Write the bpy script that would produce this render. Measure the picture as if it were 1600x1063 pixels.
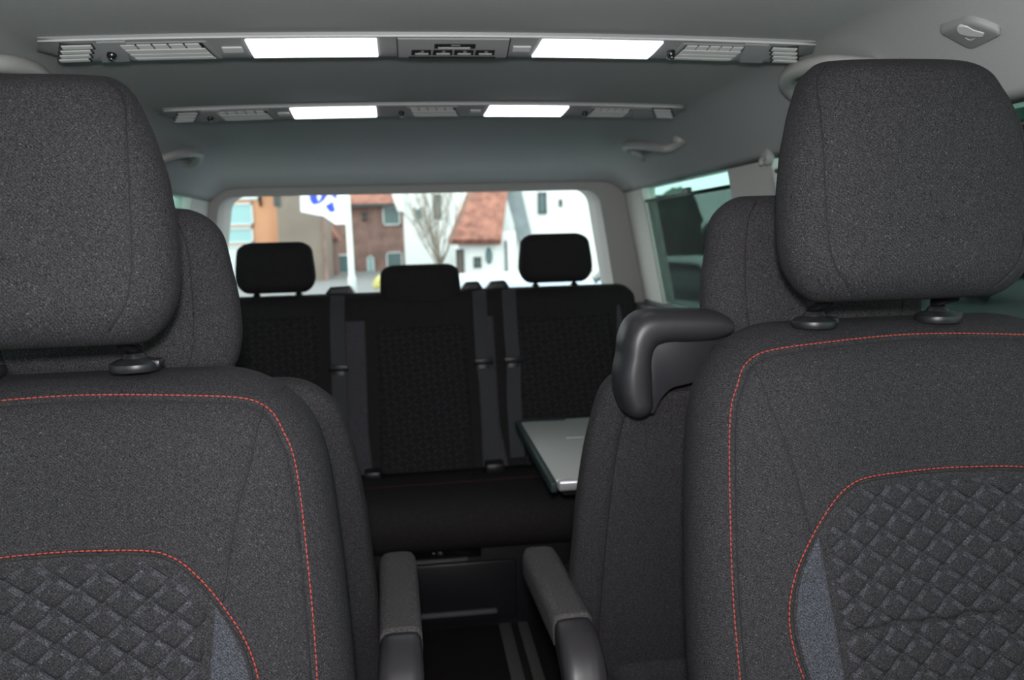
import bpy, bmesh, math, random
import numpy as np
from mathutils import Vector, Matrix
from math import sin, cos, pi, radians, sqrt, atan2
random.seed(7)
S = bpy.context.scene
for o in list(bpy.data.objects): bpy.data.objects.remove(o)
COL = S.collection

# ------------------------------------------------------------------ camera
F = 1220.0; W = 1600.0; H = 1063.0
CAM = Vector((-0.055, 0.0, 1.12)); YAW = radians(7.1); PITCH = radians(-7.4); ROLL = radians(1.6)
fw = Vector((sin(YAW)*cos(PITCH), cos(YAW)*cos(PITCH), sin(PITCH)))
r0 = Vector((cos(YAW), -sin(YAW), 0)); u0 = r0.cross(fw)
rt = r0*cos(ROLL) - u0*sin(ROLL); up = u0*cos(ROLL) + r0*sin(ROLL)
cd = bpy.data.cameras.new('camera'); cam = bpy.data.objects.new('camera', cd); COL.objects.link(cam)
cam.matrix_world = Matrix(((rt.x, up.x, -fw.x, CAM.x), (rt.y, up.y, -fw.y, CAM.y), (rt.z, up.z, -fw.z, CAM.z), (0, 0, 0, 1)))
cd.sensor_width = 36; cd.lens = F/W*36; cd.clip_start = 0.02; cd.clip_end = 500
cd.dof.use_dof = True; cd.dof.focus_distance = 0.86; cd.dof.aperture_fstop = 6.0
S.camera = cam

# ------------------------------------------------------------------ world, lights, exposure
w = bpy.data.worlds.new('overcast_sky'); S.world = w; w.use_nodes = True
nt = w.node_tree; bg = nt.nodes['Background']
tc = nt.nodes.new('ShaderNodeTexCoord'); sp = nt.nodes.new('ShaderNodeSeparateXYZ'); rp = nt.nodes.new('ShaderNodeValToRGB')
nt.links.new(tc.outputs['Generated'], sp.inputs[0]); nt.links.new(sp.outputs['Z'], rp.inputs[0]); nt.links.new(rp.outputs[0], bg.inputs[0])
rp.color_ramp.elements[0].color = (0.86, 0.90, 0.90, 1); rp.color_ramp.elements[1].color = (0.95, 0.97, 0.985, 1)
bg.inputs[1].default_value = 3.4
S.view_settings.view_transform = 'Standard'; S.view_settings.look = 'None'
S.view_settings.gamma = 1; S.view_settings.exposure = 0.0; S.view_settings.use_curve_mapping = False
ld = bpy.data.lights.new('camera_flash', 'POINT'); ld.energy = 44; ld.shadow_soft_size = 0.022; ld.color = (1.0, 0.98, 0.98)
lo = bpy.data.objects.new('camera_flash', ld); COL.objects.link(lo); lo.location = CAM + up*0.066 - fw*0.02

# ------------------------------------------------------------------ helpers
def ray(px, py): return rt*((px-W/2)/F) + up*((H/2-py)/F) + fw
def at(px, py, X=None, Y=None, Z=None):
    d = ray(px, py)
    k = (X-CAM.x)/d.x if X is not None else (Y-CAM.y)/d.y if Y is not None else (Z-CAM.z)/d.z
    return CAM + d*k
def smooth(t):
    t = np.clip(t, 0, 1); return t*t*(3-2*t)
def ceil_z(x, y):
    a = abs(x); k = .02
    z = 1.435 - 0.015*(min(a, .6)/.6)**2
    if a > .6: z -= 0.14*((a-.6)/.2)**1.7
    zr = 1.445 - (0.127*((y-1.9)/1.25)**2 if y > 1.9 else 0)
    z = -k*math.log(math.exp(-z/k)+math.exp(-zr/k))+k*math.log(2)*math.exp(-((z-zr)/.05)**2)*.0 if y > 1.9 else -k*math.log(math.exp(-z/k)+math.exp(-zr/k))
    z += .0095
    if y < 0.5: z -= 0.06*((0.5-y)/1.0)**2
    return z
def wall_x(z): return 0.80 + max(0, 1.29-z)*0.19 if z > .86 else 0.8817
def ceil_hit(px, py, below=0.0):
    d = ray(px, py); k = .6
    while k < 4:
        p = CAM + d*k
        if p.z > ceil_z(p.x, p.y)-below: return p
        k += .002
    return p

def col4(c): return (c[0], c[1], c[2], 1)
def srgb(r, g, b):
    f = lambda v: (v/255/12.92) if v/255 <= .04045 else ((v/255+.055)/1.055)**2.4
    return (f(r), f(g), f(b))
MATS = {}
def mat(name, color, rough=.6, metal=0, var=0.0, scale=30, bump=0, bscale=200, spec=.5, emit=None, estr=0, sheen=0, alpha=1):
    if name in MATS: return MATS[name]
    m = bpy.data.materials.new(name); m.use_nodes = True; n = m.node_tree.nodes; l = m.node_tree.links
    b = n['Principled BSDF']; b.inputs['Roughness'].default_value = rough; b.inputs['Metallic'].default_value = metal
    b.inputs['Specular IOR Level'].default_value = spec; b.inputs['Base Color'].default_value = col4(color)
    t = n.new('ShaderNodeTexCoord')
    if var:
        nz = n.new('ShaderNodeTexNoise'); nz.inputs['Scale'].default_value = scale; nz.inputs['Detail'].default_value = 3
        l.new(t.outputs['Object'], nz.inputs['Vector'])
        r = n.new('ShaderNodeValToRGB'); r.color_ramp.elements[0].position = .3; r.color_ramp.elements[1].position = .7
        r.color_ramp.elements[0].color = col4([c*(1-var) for c in color]); r.color_ramp.elements[1].color = col4([min(1, c*(1+var)) for c in color])
        l.new(nz.outputs['Fac'], r.inputs[0]); l.new(r.outputs[0], b.inputs['Base Color'])
    if bump:
        nb = n.new('ShaderNodeTexNoise'); nb.inputs['Scale'].default_value = bscale; nb.inputs['Detail'].default_value = 2
        l.new(t.outputs['Object'], nb.inputs['Vector'])
        bp = n.new('ShaderNodeBump'); bp.inputs['Strength'].default_value = bump; bp.inputs['Distance'].default_value = .001
        l.new(nb.outputs['Fac'], bp.inputs['Height']); l.new(bp.outputs[0], b.inputs['Normal'])
    if emit:
        b.inputs['Emission Color'].default_value = col4(emit); b.inputs['Emission Strength'].default_value = estr
    MATS[name] = m; return m

QA = radians(-33); QB = radians(39); QP = 0.0275; QQ = 0.0275     # quilting directions and pitch
def fabric(name, base, quilt=False, ribbon=1.75, spk=.7, rough=.85):
    m = bpy.data.materials.new(name); m.use_nodes = True; n = m.node_tree.nodes; l = m.node_tree.links
    b = n['Principled BSDF']; b.inputs['Roughness'].default_value = rough; b.inputs['Specular IOR Level'].default_value = .25
    b.inputs['Sheen Weight'].default_value = 0.0; b.inputs['Sheen Roughness'].default_value = .5
    t = n.new('ShaderNodeTexCoord')
    def noise(sc, det=1):
        z = n.new('ShaderNodeTexNoise'); z.inputs['Scale'].default_value = sc; z.inputs['Detail'].default_value = det
        l.new(t.outputs['Object'], z.inputs['Vector']); return z
    def math_(op, a, bb=None):
        q = n.new('ShaderNodeMath'); q.operation = op
        for i, v in enumerate((a, bb)):
            if v is None: continue
            if isinstance(v, (int, float)): q.inputs[i].default_value = v
            else: l.new(v, q.inputs[i])
        return q.outputs[0]
    z1 = noise(720, 2); r1 = n.new('ShaderNodeValToRGB')
    r1.color_ramp.elements[0].position = .36; r1.color_ramp.elements[1].position = .68
    r1.color_ramp.elements[0].color = (.34, .34, .34, 1); r1.color_ramp.elements[1].color = (1.72, 1.72, 1.76, 1)
    l.new(z1.outputs['Fac'], r1.inputs[0])
    z2 = noise(560, 0); r2 = n.new('ShaderNodeValToRGB')
    r2.color_ramp.elements[0].position = .70; r2.color_ramp.elements[1].position = .82
    r2.color_ramp.elements[0].color = (0, 0, 0, 1); r2.color_ramp.elements[1].color = (2.6*spk, 2.6*spk, 2.7*spk, 1)
    l.new(z2.outputs['Fac'], r2.inputs[0])
    ad = n.new('ShaderNodeMixRGB'); ad.blend_type = 'ADD'; ad.inputs[0].default_value = 1
    l.new(r1.outputs[0], ad.inputs[1]); l.new(r2.outputs[0], ad.inputs[2])
    # twill
    wv = n.new('ShaderNodeTexWave'); wv.bands_direction = 'DIAGONAL'; wv.inputs['Scale'].default_value = 150; wv.inputs['Distortion'].default_value = .6
    l.new(t.outputs['Object'], wv.inputs['Vector'])
    rw = n.new('ShaderNodeValToRGB'); rw.color_ramp.elements[0].color = (.86, .86, .86, 1); rw.color_ramp.elements[1].color = (1.14, 1.14, 1.14, 1)
    l.new(wv.outputs['Fac'], rw.inputs[0])
    mw = n.new('ShaderNodeMixRGB'); mw.blend_type = 'MULTIPLY'; mw.inputs[0].default_value = 1
    l.new(ad.outputs[0], mw.inputs[1]); l.new(rw.outputs[0], mw.inputs[2])
    # slow colour tint (thread mix)
    z3 = noise(330, 1); r3 = n.new('ShaderNodeValToRGB')
    r3.color_ramp.elements[0].color = (1.14*base[0], 1.0*base[1], 1.02*base[2], 1); r3.color_ramp.elements[1].color = (.93*base[0], 1.0*base[1], 1.06*base[2], 1)
    l.new(z3.outputs['Fac'], r3.inputs[0])
    mx = n.new('ShaderNodeMixRGB'); mx.blend_type = 'MULTIPLY'; mx.inputs[0].default_value = 1
    l.new(mw.outputs[0], mx.inputs[1]); l.new(r3.outputs[0], mx.inputs[2])
    out = mx.outputs[0]
    if quilt:
        s = n.new('ShaderNodeSeparateXYZ'); l.new(t.outputs['Object'], s.inputs[0])
        def lin(ang, pitch):
            a = math_('MULTIPLY', s.outputs['X'], cos(ang)/pitch); c = math_('MULTIPLY', s.outputs['Z'], sin(ang)/pitch)
            return math_('ADD', a, c)
        p = lin(QA+pi/2, QP); q = lin(QB+pi/2, QQ)
        fp = math_('FRACT', p); fq = math_('FRACT', q)
        # pale ribbon along the two upper edges of every diamond, fading where the other ribbon crosses over
        gp_ = math_('GREATER_THAN', math_('FRACT', math_('ADD', q, .35)), .48); gq_ = math_('GREATER_THAN', math_('FRACT', math_('ADD', p, .30)), .48)
        ip = math_('GREATER_THAN', fp, math_('SUBTRACT', .94, math_('MULTIPLY', gp_, .15))); iq = math_('GREATER_THAN', fq, math_('SUBTRACT', .94, math_('MULTIPLY', gq_, .15)))
        gp = math_('ADD', .45, math_('MULTIPLY', gp_, .55)); gq = math_('ADD', .45, math_('MULTIPLY', gq_, .55))
        rb = math_('MAXIMUM', math_('MULTIPLY', ip, gp), math_('MULTIPLY', iq, gq))
        mr = n.new('ShaderNodeMixRGB'); mr.blend_type = 'MIX'; l.new(rb, mr.inputs[0]); l.new(out, mr.inputs[1])
        mr2 = n.new('ShaderNodeMixRGB'); mr2.blend_type = 'MULTIPLY'; mr2.inputs[0].default_value = 1; l.new(out, mr2.inputs[1]); mr2.inputs[2].default_value = (ribbon, ribbon*1.03, ribbon*1.08, 1)
        l.new(mr2.outputs[0], mr.inputs[2]); out = mr.outputs[0]
    l.new(out, b.inputs['Base Color'])
    bp = n.new('ShaderNodeBump'); bp.inputs['Strength'].default_value = .35; bp.inputs['Distance'].default_value = .0006
    l.new(z1.outputs['Fac'], bp.inputs['Height']); l.new(bp.outputs[0], b.inputs['Normal'])
    MATS[name] = m; return m

def glass(name, tint, gloss=.06):
    m = bpy.data.materials.new(name); m.use_nodes = True; n = m.node_tree.nodes; l = m.node_tree.links
    n.remove(n['Principled BSDF']); o = n['Material Output']
    a = n.new('ShaderNodeBsdfTransparent'); a.inputs[0].default_value = col4(tint)
    g = n.new('ShaderNodeBsdfGlossy'); g.inputs['Roughness'].default_value = .02
    mx = n.new('ShaderNodeMixShader'); mx.inputs[0].default_value = gloss
    l.new(a.outputs[0], mx.inputs[1]); l.new(g.outputs[0], mx.inputs[2]); l.new(mx.outputs[0], o.inputs[0])
    return m
def mesh_sheet(name, color, openness):
    m = bpy.data.materials.new(name); m.use_nodes = True; n = m.node_tree.nodes; l = m.node_tree.links
    o = n['Material Output']; b = n['Principled BSDF']; b.inputs['Base Color'].default_value = col4(color); b.inputs['Roughness'].default_value = .8
    a = n.new('ShaderNodeBsdfTransparent'); a.inputs[0].default_value = (1, 1, 1, 1)
    mx = n.new('ShaderNodeMixShader'); mx.inputs[0].default_value = openness
    l.new(b.outputs[0], mx.inputs[1]); l.new(a.outputs[0], mx.inputs[2]); l.new(mx.outputs[0], o.inputs[0])
    return m

def link(name, me, m, parent=None, smooth_=True, label=None):
    o = bpy.data.objects.new(name, me); COL.objects.link(o)
    if m: me.materials.append(m)
    if smooth_:
        for p in me.polygons: p.use_smooth = True
    if parent: o.parent = parent
    if label: o['label'] = label
    return o
def raw(name, verts, faces, m, parent=None, smooth_=True, label=None):
    me = bpy.data.meshes.new(name); me.from_pydata([tuple(map(float, v)) for v in verts], [], faces); me.update()
    bm = bmesh.new(); bm.from_mesh(me); bmesh.ops.recalc_face_normals(bm, faces=bm.faces); bm.to_mesh(me); bm.free()
    return link(name, me, m, parent, smooth_, label)
def tag(o, label, cat, group=None, kind=None):
    if label: o['label'] = label
    if cat: o['category'] = cat
    if group: o['group'] = group
    if kind: o['kind'] = kind
    return o
def thing(name, loc, label, cat, group=None, rz=0):
    o = bpy.data.objects.new(name, None); COL.objects.link(o); o.location = loc; o.rotation_euler.z = rz; o.empty_display_size = .05
    return tag(o, label, cat, group)
def struct(o): o['kind'] = 'structure'; return o
def copy_tree(o, parent=None):
    c = o.copy(); COL.objects.link(c)
    if parent: c.parent = parent
    for ch in list(o.children): copy_tree(ch, c)
    return c

class MB:
    def __init__(s): s.v = []; s.f = []
    def add(s, v, f):
        k = len(s.v); s.v += [Vector(p) for p in v]; s.f += [tuple(i+k for i in q) for q in f]; return s
    def bm_add(s, bm):
        bm.verts.index_update(); return s.add([v.co.copy() for v in bm.verts], [[v.index for v in q.verts] for q in bm.faces])
    def box(s, x0, x1, y0, y1, z0, z1, r=0, seg=2, M=None):
        bm = bmesh.new(); bmesh.ops.create_cube(bm, size=1)
        for v in bm.verts: v.co = Vector(((x0+x1)/2+v.co.x*(x1-x0), (y0+y1)/2+v.co.y*(y1-y0), (z0+z1)/2+v.co.z*(z1-z0)))
        if r: bmesh.ops.bevel(bm, geom=list(bm.edges)+list(bm.verts), offset=r, segments=seg, profile=.5, affect='EDGES', clamp_overlap=True)
        if M is not None: bm.transform(M)
        s.bm_add(bm); bm.free(); return s
    def tube(s, pts, r, n=10, cap=True, flat=1.0):
        pts = [Vector(p) for p in pts]; R = r if isinstance(r, (list, tuple)) else [r]*len(pts)
        rings = []; prev = None
        for i, p in enumerate(pts):
            t = (pts[min(i+1, len(pts)-1)] - pts[max(i-1, 0)]).normalized()
            if prev is None:
                a = Vector((0, 0, 1)) if abs(t.z) < .9 else Vector((1, 0, 0)); nx = t.cross(a).normalized()
            else: nx = (prev - t*prev.dot(t)).normalized()
            prev = nx; ny = t.cross(nx)
            rings.append([p + nx*(R[i]*cos(2*pi*k/n)) + ny*(R[i]*flat*sin(2*pi*k/n)) for k in range(n)])
        return s.loft(rings, cap)
    def loft(s, rings, cap=True):
        n = len(rings[0]); v = [p for rg in rings for p in rg]; f = []
        for i in range(len(rings)-1):
            for k in range(n): f.append((i*n+k, i*n+(k+1) % n, (i+1)*n+(k+1) % n, (i+1)*n+k))
        if cap: f.append(tuple(range(n))[::-1]); f.append(tuple(range((len(rings)-1)*n, len(rings)*n)))
        return s.add(v, f)
    def lathe(s, prof, c=(0, 0, 0), n=20, axis='Z', M=None):
        c = Vector(c); rings = []
        for r, h in prof:
            rg = []
            for k in range(n):
                a = 2*pi*k/n; p = Vector((r*cos(a), r*sin(a), h))
                if axis == 'Y': p = Vector((r*cos(a), h, r*sin(a)))
                if axis == 'X': p = Vector((h, r*cos(a), r*sin(a)))
                if M is not None: p = M @ p
                rg.append(c+p)
            rings.append(rg)
        return s.loft(rings)
    def prism(s, poly, y0, y1, r=0, seg=2, plane='XZ', M=None):
        bm = bmesh.new()
        def P(a, b, h): return Vector((a, h, b)) if plane == 'XZ' else Vector((h, a, b)) if plane == 'YZ' else Vector((a, b, h))
        v0 = [bm.verts.new(P(a, b, y0)) for a, b in poly]; v1 = [bm.verts.new(P(a, b, y1)) for a, b in poly]
        bm.faces.new(v0); bm.faces.new(v1[::-1]); n = len(poly)
        for i in range(n): bm.faces.new((v0[i], v1[i], v1[(i+1) % n], v0[(i+1) % n]))
        bmesh.ops.recalc_face_normals(bm, faces=bm.faces)
        if r:
            es = [e for e in bm.edges if not all(abs((M_.co - v.co).length) < 1e-9 for M_ in () for v in ())]
            es = [e for f in bm.faces if len(f.verts) == n and n != 4 for e in f.edges] or list(bm.edges)
            bmesh.ops.bevel(bm, geom=list(set(es)), offset=r, segments=seg, profile=.5, affect='EDGES', clamp_overlap=True)
        if M is not None: bm.transform(M)
        s.bm_add(bm); bm.free(); return s
    def build(s, name, m, parent=None, smooth_=False, label=None):
        o = raw(name, s.v, s.f, m, parent, smooth_, label)
        if not smooth_: 
            for p in o.data.polygons: p.use_smooth = True
            try: o.data.set_sharp_from_angle(angle=radians(38))
            except Exception: pass
        return o

# ------------------------------------------------------------------ materials
fab = fabric('charcoal_twill', (.0238, .0236, .0248))
fab_side = fabric('charcoal_twill_side', (.0306, .0299, .0310))
fab_quilt = fabric('quilted_twill', (.0215, .0215, .0233), quilt=True)
fab_grey = fabric('grey_insert_cloth', (.043, .047, .054), spk=.5)
fab_bench = fabric('bench_twill', (.0225, .0205, .0212))
fab_benchq = fabric('bench_quilted_twill', (.0200, .0185, .0195), quilt=True, ribbon=1.7)
fab_strip = fabric('bench_grey_cloth', (.075, .074, .084), spk=.4)
fab_arm = fabric('armrest_cloth', (.066, .065, .063), spk=.7)
red = mat('red_thread', (.36, .042, .028), .6)
seam_shade = mat('seam_shade_black', (.006, .006, .006), .8)  # seam groove shade put in as black colour, not a real thread
blk = mat('black_plastic', (.014, .014, .017), .36, var=.1, scale=60, bump=.15, bscale=1500)
blk2 = mat('satin_black_plastic', (.0230, .0222, .0265), .40, bump=.12, bscale=1800)
blkg = mat('gloss_black', (.006, .006, .007), .18)
chrome = mat('bright_metal', (.75, .75, .75), .25, 1)
liner = mat('grey_headliner', (.43, .43, .435), .95, var=.06, scale=700, bump=.25, bscale=900, spec=.1)
trimm = mat('pale_grey_trim', (.60, .58, .56), .65, var=.03, scale=300, bump=.1, bscale=900, spec=.3)
cons = mat('console_grey', (.27, .275, .28), .5, bump=.08, bscale=1200)
cons_l = mat('console_light_grey', (.56, .57, .56), .5)
cons_d = mat('console_black', (.012, .012, .013), .6)  # flat black for openings, slots, gaps and buttons
lens = mat('lamp_lens', (.9, .9, .92), .4, emit=(.95, .96, 1.0), estr=4.0)
carpet = mat('dark_carpet', (.016, .014, .014), .95, var=.4, scale=400, bump=.5, bscale=600, spec=.1)
sill = mat('grey_plastic_panel', (.10, .10, .105), .7, bump=.1, bscale=700)
beltm = mat('grey_webbing', (.040, .043, .050), .7, var=.15, scale=900)
tabm = mat('table_silver', (.60, .60, .585), .45, var=.03, scale=200)
alu = mat('aluminium_edge', (.75, .75, .78), .3, .6)
rubber = mat('dark_green_rubber', (.03, .05, .05), .5)
railm = mat('grey_rail', (.16, .16, .155), .4, .3)

# ------------------------------------------------------------------ van shell
xs = np.concatenate([np.linspace(-.80, -.6, 13), np.linspace(-.57, .57, 24), np.linspace(.6, .80, 13)])
ysr = np.linspace(-.35, 3.12, 90)
nv = len(xs); V = []; Fc = []
for y in ysr:
    for x in xs: V.append((x, y, ceil_z(x, y)))
for y in ysr:
    for x in xs: V.append((x, y, ceil_z(x, y)+.05))
K = len(ysr)*nv
for i in range(len(ysr)-1):
    for j in range(nv-1):
        a = i*nv+j; Fc.append((a, a+1, a+nv+1, a+nv)); Fc.append((K+a, K+a+nv, K+a+nv+1, K+a+1))
for i in range(len(ysr)-1):
    for j in (0, nv-1): a = i*nv+j; Fc.append((a, a+nv, K+a+nv, K+a))
for j in range(nv-1):
    for i in (0, len(ysr)-1): a = i*nv+j; Fc.append((a, a+1, K+a+1, K+a))
struct(raw('ceiling', V, Fc, liner))
struct(MB().box(-.93, .93, -.35, 3.25, -.05, 0).build('floor', carpet))

def wall_profile(side):
    """side shell strips: each strip = list of (z) rows between y0..y1"""
    def strip(y0, y1, z0, z1, t=.05, n=6):
        V = []; Fs = []
        for k in range(n+1):
            z = z0+(z1-z0)*k/n; x = wall_x(z)
            for y in (y0, y1):
                V.append((side*x, y, z)); V.append((side*(x+t), y, z))
        for k in range(n):
            a = k*4; b = a+4
            Fs += [(a, a+2, b+2, b), (a+1, b+1, b+3, a+3), (a, b, b+1, a+1), (a+2, a+3, b+3, b+2)]
        Fs += [(0, 1, 3, 2), (n*4, n*4+2, n*4+3, n*4+1)]
        return V, Fs
    return strip
def round_pane(side, y0, y1, z0, z1, off=.03, t=.004):
    V = []; Fs = []; n = 6
    for k in range(n+1):
        z = z0+(z1-z0)*k/n; x = wall_x(z)+off
        for y in (y0, y1): V += [(side*x, y, z), (side*(x+t), y, z)]
    for k in range(n):
        a = k*4; b = a+4
        Fs += [(a, a+2, b+2, b), (a+1, b+1, b+3, a+3), (a, b, b+1, a+1), (a+2, a+3, b+3, b+2)]
    Fs += [(0, 1, 3, 2), (n*4, n*4+2, n*4+3, n*4+1)]
    return V, Fs
ZB, ZT = .86, 1.292
g_side = glass('tinted_side_glass', (.50, .66, .61)); g_rear = glass('rear_glass', (.94, .99, .97), .03); g_wind = glass('windscreen_glass', (.66, .66, .65))
wn = 1
# openings per side: (y0, y1)
OPEN = [(-.05, .72), (1.00, 1.80), (2.06, 2.86)]
for side, nm in ((-1, 'left'), (1, 'right')):
    st = wall_profile(side); wall = MB(); wall.add(*st(-.35, 3.15, 0, ZB)); struct(wall.build('wall_'+nm, sill))
    hd = MB(); hd.add(*st(-.35, 3.15, ZT, 1.335, n=2)); struct(hd.build('trim_%d' % (1 if side < 0 else 2), liner))
    ylist = [(-.35, -.05), (.72, 1.00), (1.80, 2.06), (2.86, 3.15)]
    for k, (a, b) in enumerate(ylist):
        p = MB(); p.add(*st(a, b, ZB, ZT))
        struct(p.build('trim_%d' % (10*(1 if side < 0 else 2)+k), trimm))
    for k, (a, b) in enumerate(OPEN):
        V, Fs = round_pane(side, a-.005, b+.005, ZB-.005, ZT+.003)
        struct(raw('window_%d' % (2+k+(0 if side < 0 else 3)), V, Fs, g_side, smooth_=False))
    # belt-line ledge below the windows
    lg = MB(); lg.box(side*.862-.022, side*.862+.022, -.3, 3.13, ZB-.045, ZB-.012, .008); struct(lg.build('trim_%d' % (30 if side < 0 else 31), blk2))

# rear wall with a rounded window opening
def rrect(x0, x1, z0, z1, r, n=8, taper=0):
    pts = []
    for cx, cz, a0 in ((x1-r, z1-r, 0), (x0+r, z1-r, pi/2), (x0+r, z0+r, pi), (x1-r, z0+r, 1.5*pi)):
        for k in range(n+1):
            a = a0+pi/2*k/n; pts.append((cx+r*cos(a), cz+r*sin(a)))
    return pts
RWX0, RWX1, RWZ0, RWZ1 = -.735, .665, .80, 1.312
def tap(x, z): return x + (1.312-z)*.16*(1 if x > -.03 else -1)*min(1, abs(x+.03)/.5)
inner = [(tap(x, z), z) for x, z in rrect(RWX0, RWX1, RWZ0, RWZ1, .055)]
outer = []
for x, z in inner:
    cx, cz = -.03, 1.05; dx, dz = x-cx, z-cz
    outer.append((x, z))
nI = len(inner)
inner2 = [(x+.030*(1 if x > -.03 else -1)*min(1, abs(x+.03)/.3), z+(-.008 if z > 1.05 else -.02)) for x, z in inner]
def ringpoly():
    # outer boundary of the rear wall, sampled along the same angles
    out = []
    for x, z in inner2:
        a = atan2(z-1.06, x+.03); c, s_ = cos(a), sin(a)
        tx = ((.93+.03 if c > 0 else .93-.03))/abs(c) if abs(c) > 1e-6 else 9
        tz = (.33 if s_ > 0 else 1.06)/abs(s_) if abs(s_) > 1e-6 else 9
        t = min(tx, tz); out.append((-.03+t*c, 1.06+t*s_))
    return out
outr = ringpoly()
V = [(x, 3.20, z) for x, z in inner] + [(x, 3.10, z) for x, z in inner2] + [(x, 3.10, z) for x, z in outr] + [(x, 3.22, z) for x, z in outr]
Fs = []
for k in range(nI):
    j = (k+1) % nI
    for a in range(3): Fs.append((a*nI+k, a*nI+j, (a+1)*nI+j, (a+1)*nI+k))
    Fs.append((3*nI+k, 3*nI+j, j, k))
struct(raw('wall_back', V, Fs, mat('tailgate_trim', (.44, .43, .42), .65, bump=.1, bscale=900, spec=.3), smooth_=False))
gl = MB().prism([(x*1.005, z) for x, z in inner], 0, .005)
for v in gl.v: v.y += 3.135+(1.312-v.z)*.11
struct(gl.build('window_1', g_rear))
# front end below the windscreen, windscreen
fr = MB().box(-.93, .93, -.40, -.35, 0, .98); struct(fr.build('wall_front', blk2))
wsn = MB().add([(-.9, -.345, .98), (.9, -.345, .98), (.82, -.29, 1.36), (-.82, -.29, 1.36), (-.9, -.340, .98), (.9, -.340, .98), (.82, -.285, 1.36), (-.82, -.285, 1.36)],
               [(0, 1, 2, 3), (4, 7, 6, 5), (0, 4, 5, 1), (2, 6, 7, 3), (1, 5, 6, 2), (0, 3, 7, 4)])
struct(wsn.build('window_8', g_wind))

# floor rails
rl = MB()
for x0, x1 in ((.150, .185), (.205, .235)): rl.box(x0, x1, .95, 2.15, 0, .006, .002)
rr = thing('floor_rail', (0, 0, 0), 'pale grey seat rail strips running along dark floor at right', 'rail')
rl.build('rail_strip', railm, rr); MB().box(.186, .204, .95, 2.15, 0, .003).build('rail_slot', cons_d, rr, label='black slot of the rail')

# ------------------------------------------------------------------ seat surface toolkit
class Back:
    """A padded back: half width hw(z), mid depth yc(z), front thickness T, back thickness Tb."""
    def __init__(s, hwpts, ztop, zbot, yc, T, Tb, Rz, Rx, p=3.2, bol=.018, bw=.2, rT=.75, pin=2.0):
        s.hz = [a for a, b in hwpts]; s.hw_ = [b for a, b in hwpts]; s.ztop = ztop; s.zbot = zbot; s.ycf = yc
        s.T = T; s.Tb = Tb; s.Rz = Rz; s.Rx = Rx; s.p = p; s.bol = bol; s.bw = bw; s.rT = rT; s.pin = pin
        zz = np.linspace(min(s.hz), max(s.hz), 200); hh = np.interp(zz, s.hz, s.hw_)
        k = np.hanning(31); k /= k.sum(); hp = np.pad(hh, 15, mode='edge'); s.zz = zz; s.hh = np.convolve(hp, k, 'valid')
    def inset(s, z):
        q = np.clip((z-(s.ztop-s.Rz))/s.Rz, 0, 1); return 1-np.sqrt(np.maximum(0, 1-q**2))
    def hw(s, z):
        q = np.clip((z-(s.ztop-s.Rz*1.0))/s.Rz, 0, 1)
        return np.interp(z, s.zz, s.hh) - s.Rx*(1-np.sqrt(np.maximum(0, 1-q**2)))
    def front(s, x, z):
        h = s.hw(z); u = np.clip(np.abs(x)/h, 0, 1); e = (1-u**s.p)**(1/s.p)
        c = s.inset(z)
        y = s.ycf(z) - s.T*(1-s.rT*c)*e
        y = y + s.bol*smooth(1-np.abs(x)/s.bw)*(1-c)
        return y
    def back(s, x, z):
        h = s.hw(z); u = np.clip(np.abs(x)/h, 0, 1); e = (1-u**s.p)**(1/s.p)
        return s.ycf(z) + s.Tb*(1-s.rT*s.inset(z))*e
    def build(s, name, m, parent, grooves=(), nx=150, nz=180, ntop=26, gw=.0022, gd=.0028, bumpf=None):
        z = np.concatenate([np.linspace(s.zbot, s.ztop-s.Rz, nz), s.ztop-s.Rz+s.Rz*np.sin(np.linspace(0, pi/2, ntop)[1:])])
        z[-1] = s.ztop-1e-5
        u = np.sin(np.linspace(-pi/2, pi/2, nx)); u = np.sign(u)*(1-(1-np.abs(u))**1.0); u = .5*u+.5*np.linspace(-1, 1, nx)
        # denser at the rims
        Z, U = np.meshgrid(z, u, indexing='ij'); X = U*s.hw(Z)
        Yf = s.front(X, Z)
        if bumpf is not None: Yf = Yf - bumpf(X, Z)
        if grooves:
            d = np.full(X.shape, 9.0)
            for g in grooves:
                g = np.array(g)
                for a, b in zip(g[:-1], g[1:]):
                    ab = b-a; L = (ab**2).sum()+1e-12
                    t = np.clip(((X-a[0])*ab[0]+(Z-a[1])*ab[1])/L, 0, 1)
                    d = np.minimum(d, np.hypot(X-a[0]-t*ab[0], Z-a[1]-t*ab[1]))
            Yf = Yf + gd*np.exp(-(d/gw)**2)
        ub = np.linspace(1, -1, 40)[1:-1]; Zb, Ub = np.meshgrid(z, ub, indexing='ij'); Xb = Ub*s.hw(Zb); Yb = s.back(Xb, Zb)
        n = nx+len(ub); XX = np.concatenate([X, Xb], 1); YY = np.concatenate([Yf, Yb], 1); ZZ = np.concatenate([Z, Zb], 1)
        V = np.stack([XX, YY, ZZ], -1).reshape(-1, 3).tolist(); Fs = []
        R = len(z)
        for i in range(R-1):
            for k in range(n): Fs.append((i*n+k, i*n+(k+1) % n, (i+1)*n+(k+1) % n, (i+1)*n+k))
        V.append((0, float(s.ycf(np.array(s.ztop))), s.ztop)); c = len(V)-1
        for k in range(n): Fs.append(((R-1)*n+k, (R-1)*n+(k+1) % n, c))
        Fs.append(tuple(range(n))[::-1])
        return raw(name, V, Fs, m, parent)

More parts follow.
